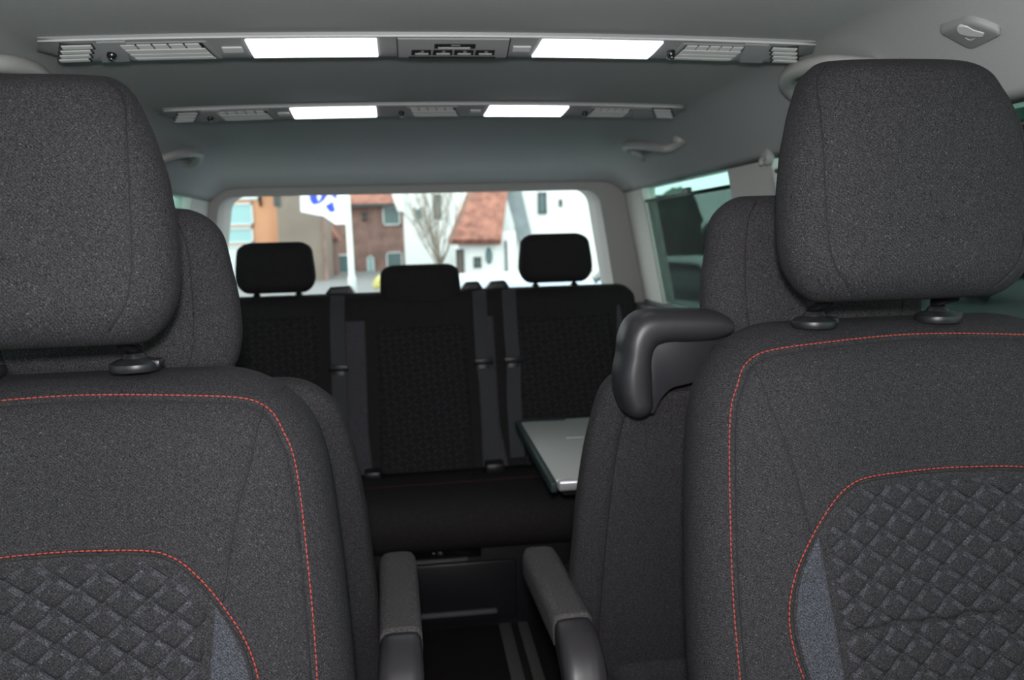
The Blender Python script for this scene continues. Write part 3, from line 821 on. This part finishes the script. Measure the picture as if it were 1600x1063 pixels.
console(y2, .592, 'farther grey roof console with two lit lamps and vent in the middle', False, 1,
        [(-.322, -.132, .004, 0), (.130, .316, -.010, -.012)], [(-.49, -.37, 1), (-.062, .055, 1), (.372, .475, -1)], [(-.352, -.327), (.086, .110)], None, cx=.010)

# ------------------------------------------------------------------ grab handles
cons_l2 = mat('handle_grey', (.36, .36, .35), .45)
def loop_handle(path, r, label):
    a = sum((Vector(p) for p in path), Vector())/len(path); zc = ceil_z(path[0][0], path[0][1])
    o_ = Vector((path[0][0], a.y, zc)); root = thing('grab_handle', o_, label, 'handle', 'ceiling grab handles')
    P = spline([tuple(Vector(p)-o_) for p in path], .006); n = len(P)
    MB().tube([tuple(p) for p in P], [r*(1+.12*sin(pi*i/(n-1))) for i in range(n)], n=16).build('grip', cons_l2, root, True)
    for p in (path[0], path[-1]):
        q = Vector(p)-o_; e = ceil_z(p[0], p[1])-o_.z
        MB().lathe([(.001, .010), (r*1.7, .010), (r*1.9, 0), (r*1.8, -.008), (r*1.2, -.014), (.001, -.014)], (q.x, q.y, e), 20).build('mounting_foot', cons_l2, root)
    return root
loop_handle([(.722, 1.490, 1.360), (.682, 1.445, 1.373), (.642, 1.405, 1.387), (.619, 1.35, 1.394), (.616, 1.29, 1.394), (.632, 1.235, 1.388), (.668, 1.205, 1.378), (.705, 1.225, 1.384)], .0125, 'grey grab handle on the ceiling behind the right front headrest')
loop_handle([(-.722, 1.490, 1.360), (-.682, 1.445, 1.373), (-.642, 1.405, 1.387), (-.619, 1.35, 1.394), (-.616, 1.29, 1.394), (-.632, 1.235, 1.388), (-.668, 1.205, 1.378), (-.705, 1.225, 1.384)], .0125, 'grey grab handle on the ceiling above the left front headrest')
loop_handle([(.712, 2.535, 1.373), (.678, 2.475, 1.372), (.634, 2.45, 1.389), (.613, 2.38, 1.393), (.622, 2.28, 1.382), (.642, 2.20, 1.367), (.665, 2.16, 1.358), (.705, 2.17, 1.372)], .0115, 'small grey grab handle on the ceiling right of the farther roof console')
loop_handle([(-.715, 2.53, 1.370), (-.678, 2.46, 1.370), (-.646, 2.38, 1.384), (-.642, 2.29, 1.380), (-.662, 2.22, 1.368), (-.695, 2.19, 1.353), (-.725, 2.21, 1.352)], .0115, 'small grey grab handle on the ceiling left of the farther roof console')

# diamond plate with keyhole slot
pc = ceil_hit(1516, 48, .0)
hk = thing('ceiling_hook_plate', pc, 'diamond-shaped grey plate with keyhole slot on the ceiling, top right', 'hook plate')
ex = .001
corn = [ceil_hit(*q, .004) for q in ((1463, 44), (1515, 26), (1570, 47), (1516, 72))]
dia = [(p.x-pc.x, p.y-pc.y) for p in corn]
def on_ceiling(poly, z0, z1, r, name, m, parent, label=None, n=4):
    bm = bmesh.new()
    def Z(x, y): return ceil_z(pc.x+x, pc.y+y)-pc.z
    v0 = [bm.verts.new((x, y, Z(x, y)-z0)) for x, y in poly]; v1 = [bm.verts.new((x, y, Z(x, y)-z1)) for x, y in poly]
    bm.faces.new(v0); bm.faces.new(v1[::-1])
    for i in range(len(poly)): bm.faces.new((v0[i], v1[i], v1[(i+1) % len(poly)], v0[(i+1) % len(poly)]))
    bmesh.ops.recalc_face_normals(bm, faces=bm.faces)
    if r: bmesh.ops.bevel(bm, geom=[e for f in bm.faces if len(f.verts) == len(poly) for e in f.edges if all(abs(v.co.z-(Z(v.co.x, v.co.y)-z1)) < 1e-5 for v in e.verts)], offset=r, segments=3, profile=.5, affect='EDGES')
    mb = MB(); mb.bm_add(bm); bm.free(); return mb.build(name, m, parent, False, label)
pl_ = on_ceiling(poly_round(dia, .012), -.004, .010, .004, 'plate', mat('hook_plate_grey', (.24, .245, .245), .5), hk)
ks = [ceil_hit(*q, .012) for q in ((1494, 46), (1499, 41), (1510, 42), (1520, 47), (1533, 50), (1538, 53), (1535, 57), (1515, 56), (1500, 53))]
on_ceiling(poly_round([(p.x-pc.x, p.y-pc.y) for p in ks], .006), .005, .0118, 0, 'keyhole_slot', cons_l, pl_, 'pale keyhole slot')
ks = [ceil_hit(*q, .012) for q in ((1507, 60), (1515, 63), (1524, 61), (1516, 66))]
on_ceiling(poly_round([(p.x-pc.x, p.y-pc.y) for p in ks], .002), .005, .0112, 0, 'release_notch', cons_l2, pl_)

# ------------------------------------------------------------------ sun blinds in the side windows, left pair added to cut green light
sheet = mesh_sheet('black_mesh_cloth', (.006, .008, .008), .42)
def blind(y0, y1, label, ztop=1.245, side=1):
    root = thing('sun_blind', (side*.86, (y0+y1)/2, .86), label, 'sun blind', 'roller sun blinds')
    yc = (y0+y1)/2; V = []; Fs = []; n = 6
    for k in range(n+1):
        z = .865+(ztop-.865)*k/n; x = wall_x(z)+.012
        for y in (y0+.004, y1-.004): V += [(side*x-side*.86, y-yc, z-.86), (side*(x+.001)-side*.86, y-yc, z-.86)]
    for k in range(n):
        a = k*4; b = a+4
        Fs += [(a, a+2, b+2, b), (a+1, b+1, b+3, a+3), (a, b, b+1, a+1), (a+2, a+3, b+3, b+2)]
    Fs += [(0, 1, 3, 2), (n*4, n*4+2, n*4+3, n*4+1)]
    sh = raw('mesh_sheet', V, Fs, sheet, root, smooth_=False)
    xb = wall_x(ztop)+.010
    MB().tube([(side*xb-side*.86, y0+.002-yc, ztop-.86), (side*xb-side*.86, y1-.002-yc, ztop-.86)], .006, n=10).build('pull_bar', blk, root, True)
    MB().box(side*(xb)-side*.86-.007, side*xb-side*.86+.007, y0+(y1-y0)*.42-yc, y0+(y1-y0)*.42+.05-yc, ztop-.86+.002, ztop-.86+.020, .003).build('pull_tab', blk, root)
    return root
blind(2.06, 2.86, 'black mesh sun blind in the right rear side window, beside pale pillar')
blind(1.00, 1.80, 'black mesh sun blind behind the right front headrest', 1.262)
blind(2.06, 2.86, 'added black mesh sun blind cutting light at the left rear side window', 1.245, -1)  # added to reduce green light from the left glass
blind(1.00, 1.80, 'added black mesh sun blind cutting light behind the left front headrest', 1.262, -1)  # added with the rear one to dim the left side light
# blind hooks on the pillars
for yy, lab in ((1.79, 'small pale blind hook high on the right middle pillar'),):
    hk2 = thing('blind_hook', (.795, yy, 1.295), lab, 'hook')
    MB().lathe([(.001, .0), (.020, .0), (.022, -.010), (.018, -.018), (.001, -.020)], (0, 0, 0), 18, axis='X').build('cap', cons_l2, hk2)
    MB().tube([(-.012, 0, 0), (-.026, -.004, -.008), (-.028, -.010, -.020)], .005, n=10).build('hook_arm', cons_l2, hk2, True)

# ------------------------------------------------------------------ outdoors
GZ = -.62
asph = mat('street_asphalt', (.16, .165, .17), .85, var=.15, scale=3)
struct(MB().box(-60, 60, 3.6, 90, GZ-.2, GZ).build('floor.001' if False else 'floor_outside', asph))
brick_d = mat('brown_brick', (.25, .155, .135), .9, var=.25, scale=1.5); beige = mat('beige_render', (.22, .18, .15), .9, var=.12, scale=.6)
orange = mat('orange_render', (.62, .31, .18), .9, var=.08, scale=.8); white = mat('white_render', (.80, .82, .82), .9, var=.03, scale=.5)
tile = mat('red_roof_tile', (.27, .115, .085), .85, var=.4, scale=2.5); slate = mat('grey_slate', (.24, .28, .30), .8, var=.15, scale=2)
dglass = mat('dark_window_pane', (.10, .16, .17), .2); tglass = mat('teal_window_pane', (.30, .50, .52), .25); wframe = mat('white_window_frame', (.6, .64, .64), .6); dframe = mat('dark_frame', (.05, .06, .06), .6)
woodm = mat('brown_wood', (.30, .16, .09), .7); yel = mat('yellow_hedge', (.50, .45, .16), .9, var=.3, scale=6)
YH = 48.6
def P(px, py, y=YH): return at(px, py, Y=y)
def bwin(root, px0, px1, py0, py1, y, pane, frame=wframe, name='window', t=.10):
    a = P(px0, py0, y); b = P(px1, py1, y); o = root.location; fwid = .09
    m = MB()
    X0, X1, Z0, Z1 = a.x-o.x, b.x-o.x, b.z-o.z, a.z-o.z; yy = y-o.y
    m.box(X0, X1, yy-t, yy+.02, Z1-fwid, Z1); m.box(X0, X1, yy-t, yy+.02, Z0, Z0+fwid); m.box(X0, X0+fwid, yy-t, yy+.02, Z0, Z1); m.box(X1-fwid, X1, yy-t, yy+.02, Z0, Z1)
    w_ = m.build(name, frame, root)
    MB().box(X0+fwid*.5, X1-fwid*.5, yy-t*.4, yy+.02, Z0+fwid*.5, Z1-fwid*.5).build('pane', pane, w_)
    return w_
def house(label, px0, px1, pytop, y, m, depth=8, name='house'):
    a = P(px0, pytop, y); b = P(px1, pytop, y); cx = (a.x+b.x)/2
    root = thing(name, (cx, y, GZ), label, 'house' if name == 'house' else 'building')
    MB().box(a.x-cx, b.x-cx, 0, depth, 0, (a.z+b.z)/2-GZ).build('wall', m, root)
    return root
# far left: orange building with teal glass
o_ = house('orange building with teal windows at left edge of the rear window', 335, 429, 255, 40, orange, 4, 'building')
bwin(o_, 350, 397, 318, 352, 40, tglass); bwin(o_, 350, 397, 356, 380, 40, tglass); bwin(o_, 360, 406, 290, 312, 40, wframe, wframe)
bwin(o_, 404, 409, 296, 322, 39.95, dglass, dframe); bwin(o_, 345, 390, 384, 440, 40, wframe)
o_ = house('plain beige building between orange building and brown brick house', 428, 499, 262, 38.5, beige, 4.2, 'building')
MB().box(1.03, 1.17, -.12, .0, 0, 5.0).build('corner_pipe', brick_d, o_, label='brown corner pipe')
MB().box(-1.16, -.85, -.05, .0, 3.55, 4.4).build('shutter', dframe, o_, label='dark shutter')
# brown brick house
o_ = house('brown brick house with tiled roof behind the white flag and lamp post', 497, 628, 322, YH, brick_d, 9)
L0 = o_.location
a = P(497, 322); b = P(640, 322)
MB().prism([(a.y-.4-YH, a.z-GZ), (a.y+4.5-YH, a.z+3.6-GZ), (a.y+9.2-YH, a.z-GZ)], a.x-L0.x, b.x-L0.x, plane='YZ').build('roof', tile, o_)
MB().box(a.x-L0.x, b.x-L0.x, -.5, -.3, a.z-GZ-.14, a.z-GZ+.05).build('gutter', dframe, o_, label='dark gutter')
bwin(o_, 597, 626, 322, 352, YH, dglass); bwin(o_, 566, 573, 333, 345, YH, dglass, dframe)
bwin(o_, 515, 553, 398, 428, YH, dglass); bwin(o_, 573, 586, 400, 434, YH, tglass, wframe, 'door'); bwin(o_, 603, 630, 394, 420, YH, dglass)
# small red gable in front of it
a = P(500, 372, 44); b = P(523, 372, 44); c = P(506, 340, 44)
t_ = thing('garden_shed', ((a.x+b.x)/2, 44, GZ), 'small shed with red gable roof left of the lamp post', 'shed')
MB().box(a.x-t_.location.x, b.x-t_.location.x, 0, 2, 0, a.z-GZ).build('wall', brick_d, t_)
MB().prism([(a.x-t_.location.x-.2, a.z-GZ), (c.x-t_.location.x, c.z-GZ), (b.x-t_.location.x+.2, a.z-GZ-.1)], -.3, 2.2).build('roof', tile, t_)
# white house beside
o_ = house('white house with small dark windows behind the bare tree', 626, 735, 240, 42, white, 5)
bwin(o_, 646, 662, 325, 346, 42, dglass); bwin(o_, 676, 690, 304, 342, 42, dglass, dframe)
a = P(610, 300, 41.5); b = P(628, 330, 41.5)
MB().prism([(P(606, 285, 41.5).x-o_.location.x, P(606, 285, 41.5).z-GZ), (P(632, 285, 41.5).x-o_.location.x, P(632, 285, 41.5).z-GZ), (P(632, 332, 41.5).x-o_.location.x, P(632, 332, 41.5).z-GZ), (P(621, 330, 41.5).x-o_.location.x, P(621, 330, 41.5).z-GZ)], -.6, 0).build('verge_board', white, o_)
# cottage with steep red roof
Yc = 36.0
a = P(700, 374, Yc); b = P(783, 374, Yc); c = P(742, 270, Yc+3.2); d = P(797, 270, Yc+3.2)
o_ = thing('cottage', ((a.x+b.x)/2, Yc, GZ), 'white cottage with steep red tiled roof right of the bare tree', 'house'); L0 = o_.location
e0 = P(716, 376, Yc+.6); e1 = P(806, 376, Yc+.6)
MB().box(e0.x-L0.x, e1.x-L0.x,   .6, 5, 0, a.z-GZ+.3).build('wall', white, o_)
rv = [(a.x, Yc, a.z), (b.x, Yc, b.z), (d.x, Yc+3.2, d.z), (c.x, Yc+3.2, c.z)]
rv = rv+[(x, y+.2, z-.25) for x, y, z in rv]
MB().add([(x-L0.x, y-L0.y, z-GZ) for x, y, z in rv], [(0, 1, 2, 3), (4, 7, 6, 5), (0, 4, 5, 1), (1, 5, 6, 2), (2, 6, 7, 3), (3, 7, 4, 0)]).build('roof', tile, o_)
yv = Yc+.6
bwin(o_, 712, 726, 390, 432, yv, mat('brown_door', (.16, .12, .10), .7), dframe, 'door'); bwin(o_, 740, 752, 402, 418, yv, dglass, dframe)
ov = P(764, 400, yv); MB().lathe([(.01, -.1), (.16, -.1), (.2, 0), (.01, 0)], (0, 0, 0), 20, 'Y', Matrix.Diagonal((.85, 1, 2.0)).to_3x3()).build('oval_window', dglass, o_).location = (ov.x-L0.x, ov.y-L0.y, ov.z-GZ)
p0 = P(741, 426, yv); p1 = P(790, 433, yv); MB().box(p0.x-L0.x, p1.x-L0.x, .5, .62, p1.z-GZ, p0.z-GZ).build('bench_board', woodm, o_, label='brown board below the windows')
p0 = P(790, 376, yv); MB().box(p0.x-L0.x-.04, p0.x-L0.x+.04, .5, .6, 0, p0.z-GZ).build('drainpipe', dframe, o_, label='dark drainpipe')
# gable house with slate verge
Yg = 40.0
a = P(812, 300, Yg); 
o_ = house('white gable house with grey slate verge seen beside right rear headrest', 800, 1010, 236, Yg, white, 9); L0 = o_.location
q = [P(780, 270, Yg-.1), P(806, 270, Yg-.1), P(832, 380, Yg-.1), P(812, 380, Yg-.1)]
MB().prism([(p.x-L0.x, p.z-GZ) for p in q], -.5, -.05).build('slate_verge', slate, o_, label='grey slanting slate verge')
bwin(o_, 840, 854, 301, 334, Yg, dglass, dframe); bwin(o_, 873, 878, 312, 323, Yg, dglass, dframe)
# lamp post
a = P(550, 440, 22); t_ = thing('lamp_post', (a.x, 22, GZ), 'pale grey lamp post in front of the brick house', 'lamp post')
MB().tube([(0, 0, 0), (0, 0, .8), (0, 0, .85), (-.02, 0, 6.5)], [.12, .11, .085, .06], n=14).build('post', mat('galvanised_steel', (.55, .62, .60), .5, .2), t_, True)
MB().tube([(-.02, 0, 6.45), (.3, -.3, 6.75), (.9, -.8, 6.8)], .045, n=10).build('lamp_arm', MATS['galvanised_steel'], t_, True)
MB().box(.7, 1.3, -1.0, -.7, 6.74, 6.86, .03).build('lamp_head', MATS['galvanised_steel'], t_)
# white flag with blue mark
Yf = 24.0
out = [(468, 285), (546, 285), (546, 350), (524, 351), (506, 338), (494, 336), (470, 331)]
pts = [P(x, y, Yf) for x, y in out]; c = P(546, 320, Yf)
t_ = thing('flag', (c.x, Yf, c.z), 'white flag with blue mark hanging left of the lamp post', 'flag')
def flagy(x): return .10*sin(x*5)
V = []; Fs = []
fl = MB().prism([(p.x-c.x, p.z-c.z) for p in pts], -.006, .006); fo = fl.build('cloth', mat('white_flag_cloth', (.85, .88, .92), .8), t_)
blu = mat('blue_flag_print', (.05, .08, .55), .8)
for k, sh in enumerate(([(484, 298), (526, 298), (526, 312), (519, 306), (512, 304), (507, 312), (500, 318), (489, 320), (484, 312)], [(508, 322), (520, 315), (524, 330), (516, 332)], [(495, 306), (503, 304), (498, 316)])):
    q = [P(x, y, Yf) for x, y in sh]
    if k < 2: MB().prism([(p.x-c.x, p.z-c.z) for p in q], -.014, -.004).build('blue_print', blu, fo, label='blue printed mark')
    else: MB().prism([(p.x-c.x, p.z-c.z) for p in q], -.018, -.004).build('white_print', MATS['white_flag_cloth'], fo)
MB().tube([(0, 0, -.75), (0, 0, 1.6)], .03, n=10).build('flag_pole', MATS['galvanised_steel'], t_, True)
# flag's own pole continues to the ground
MB().tube([(0, 0, GZ-c.z), (0, 0, -.70)], .035, n=10).build('pole_foot', MATS['galvanised_steel'], t_, True)
# bare tree
Yt = 33.0
g0 = P(690, 430, Yt); t_ = thing('bare_tree', (g0.x, Yt, GZ), 'bare leafless tree in front of the white house', 'tree'); bark = mat('grey_bark', (.26, .22, .18), .9, var=.3, scale=20)
tr = MB(); random.seed(3)
MB().tube([(0, 0, 0), (.03, 0, .35), (.0, 0, .8)], [.13, .09, .06], n=10).build('trunk', bark, t_, True)
def branch(p, d, L, r, lev):
    q = [Vector(p)]; dd = Vector(d).normalized()
    for k in range(4): dd = (dd+Vector((random.uniform(-.18, .18), random.uniform(-.18, .18), .06))).normalized(); q.append(q[-1]+dd*L/4)
    tr.tube(q, [r, r*.85, r*.7, r*.55, r*.35], n=6)
    if lev:
        for k in range(3): branch(q[random.choice((1, 2, 3))], (dd+Vector((random.uniform(-.8, .8), random.uniform(-.6, .6), random.uniform(.1, .5)))), L*.65, r*.5, lev-1)
for k in range(15): branch((random.uniform(-.06, .06), random.uniform(-.05, .05), .4+.03*k), (random.uniform(-.42, .42), random.uniform(-.3, .3), 1), random.uniform(2.4, 3.8), .032, 2)
tr.build('branches', bark, t_, True)
# low yellow hedge
a = P(585, 452, 30); b = P(640, 452, 30); t_ = MB()
random.seed(5); bm = bmesh.new(); bmesh.ops.create_icosphere(bm, subdivisions=3, radius=1)
for v in bm.verts: v.co = Vector((v.co.x*(b.x-a.x)/2, v.co.y*.4, max(-.3, v.co.z)*.45))*(1+random.uniform(-.12, .12))
t_.bm_add(bm); bm.free(); hg = t_.build('hedge', yel, None, False); hg.location = ((a.x+b.x)/2, 30, GZ+.15); tag(hg, 'low yellowish hedge at the foot of the brick house', 'hedge')

# parked cars
paint_w = mat('pale_blue_paint', (.36, .43, .52), .25); paint_g = mat('silver_paint', (.55, .58, .58), .3); carglass = mat('car_glass', (.05, .07, .075), .08); tyre = mat('tyre_black', (.02, .02, .02), .8)
def car(loc, rz, paint, label):
    root = thing('car', loc, label, 'car', None, rz)
    def sec(y, wl, zl, zh, wh, n=16):
        pts = []
        for k in range(n):
            a = 2*pi*k/n; ca, sa = cos(a), sin(a); d = (abs(ca)**4+abs(sa)**4)**-.25
            z = (zl+zh)/2+(zh-zl)/2*sa*d; t = (z-zl)/(zh-zl+1e-6); pts.append(((wl+(wh-wl)*max(0, min(1, t)))*ca*d, y, z))
        return pts
    MB().loft([sec(*q) for q in ((-2.1, .70, .35, .62, .66), (-2.02, .84, .22, .80, .74), (-1.5, .88, .18, .90, .82), (-.9, .90, .18, .98, .84), (.9, .90, .18, 1.0, .84), (1.7, .88, .18, .98, .82), (2.0, .84, .24, .92, .76), (2.1, .72, .35, .75, .66))]).build('body', paint, root, True)
    cab = MB().loft([sec(*q) for q in ((-1.05, .78, .90, .97, .74), (-.55, .80, .9, 1.30, .64), (-.25, .80, .9, 1.38, .60), (.8, .80, .9, 1.40, .60), (1.45, .79, .9, 1.28, .62), (1.85, .77, .9, .98, .72))]).build('cabin_glass', carglass, root, True)
    MB().loft([sec(*q) for q in ((-.42, .62, 1.33, 1.375, .58), (-.2, .63, 1.36, 1.43, .58), (.3, .63, 1.38, 1.45, .58), (.9, .63, 1.37, 1.44, .58), (1.42, .63, 1.28, 1.34, .58))]).build('roof', paint, root, True)
    for s in (-1, 1):
        MB().tube([(s*.80, -1.02, .95), (s*.70, -.58, 1.24), (s*.62, -.36, 1.37)], .035, n=8).build('windscreen_pillar', paint, root, True)
        MB().tube([(s*.79, .25, .96), (s*.64, .3, 1.38)], .035, n=8).build('door_pillar', paint, root, True)
        MB().tube([(s*.78, 1.75, .97), (s*.63, 1.38, 1.33)], .05, n=8).build('rear_pillar', paint, root, True)
        MB().box(s*.93-.08, s*.93+.08, -.78, -.66, .96, 1.08, .03).build('wing_mirror', paint, root)
        for y in (-1.3, 1.3):
            wv = MB().lathe([(.01, -.1), (.24, -.1), (.31, -.07), (.31, .07), (.24, .1), (.01, .1)], (s*.82, y, .31), 24, 'X').build('wheel', tyre, root)
            MB().lathe([(.01, -.012), (.19, -.012), (.2, .012), (.01, .012)], (s*.925, y, .31), 16, 'X').build('hubcap', MATS['bright_metal'], wv)
        MB().box(s*.60-.14, s*.60+.14, -2.08, -1.99, .58, .70, .03).build('headlamp', mat('headlamp_clear', (.7, .72, .75), .15), root)
    return root
cc = P(806, 440, 6.2)
car((cc.x, 6.3, GZ), 0, paint_w, 'pale blue parked car just behind the rear window, mostly hidden by the bench')
car((3.75, 9.6, GZ), radians(28), paint_g, 'silver parked car seen dimly through the right sun blind')
# dark trees beyond the right side window
leaf = mat('dark_evergreen', (.020, .045, .032), .9, var=.5, scale=3)
def bush(loc, rx, ry, rz_, label, seed):
    random.seed(seed); root = thing('evergreen_tree', loc, label, 'tree', 'evergreens beside the van')
    mb = MB()
    for k in range(16):
        a = random.uniform(0, 2*pi); rr_ = random.uniform(.2, .75); zc = random.uniform(.25, .85)
        bm = bmesh.new(); bmesh.ops.create_icosphere(bm, subdivisions=3, radius=1); s_ = random.uniform(.3, .5)
        for v in bm.verts:
            k2 = 1+.16*sin(v.co.x*9+k)*cos(v.co.y*8+k)+random.uniform(-.1, .1)
            v.co = Vector((rr_*cos(a)*rx+v.co.x*s_*rx*k2, rr_*sin(a)*ry+v.co.y*s_*ry*k2, zc*rz_+v.co.z*s_*rz_*.6*k2))
        mb.bm_add(bm); bm.free()
    mb.build('foliage', leaf, root, False)
    MB().tube([(0, 0, 0), (0, 0, rz_*.6)], [.22, .12], n=10).build('trunk', bark, root, True)
bush((6.7, 20.5, GZ), 1.6, 1.5, 2.95, 'dark evergreen seen through the right rear sun blind, tallest one beside the rear pillar', 11)
bush((9.7, 22.5, GZ), 1.5, 1.5, 2.1, 'low dark evergreen seen through the right rear sun blind, right of the tallest one', 12)
bush((13.2, 17.0, GZ), 2.6, 2.6, 6.2, 'dark evergreen beside the van, beyond the middle pillar', 13)
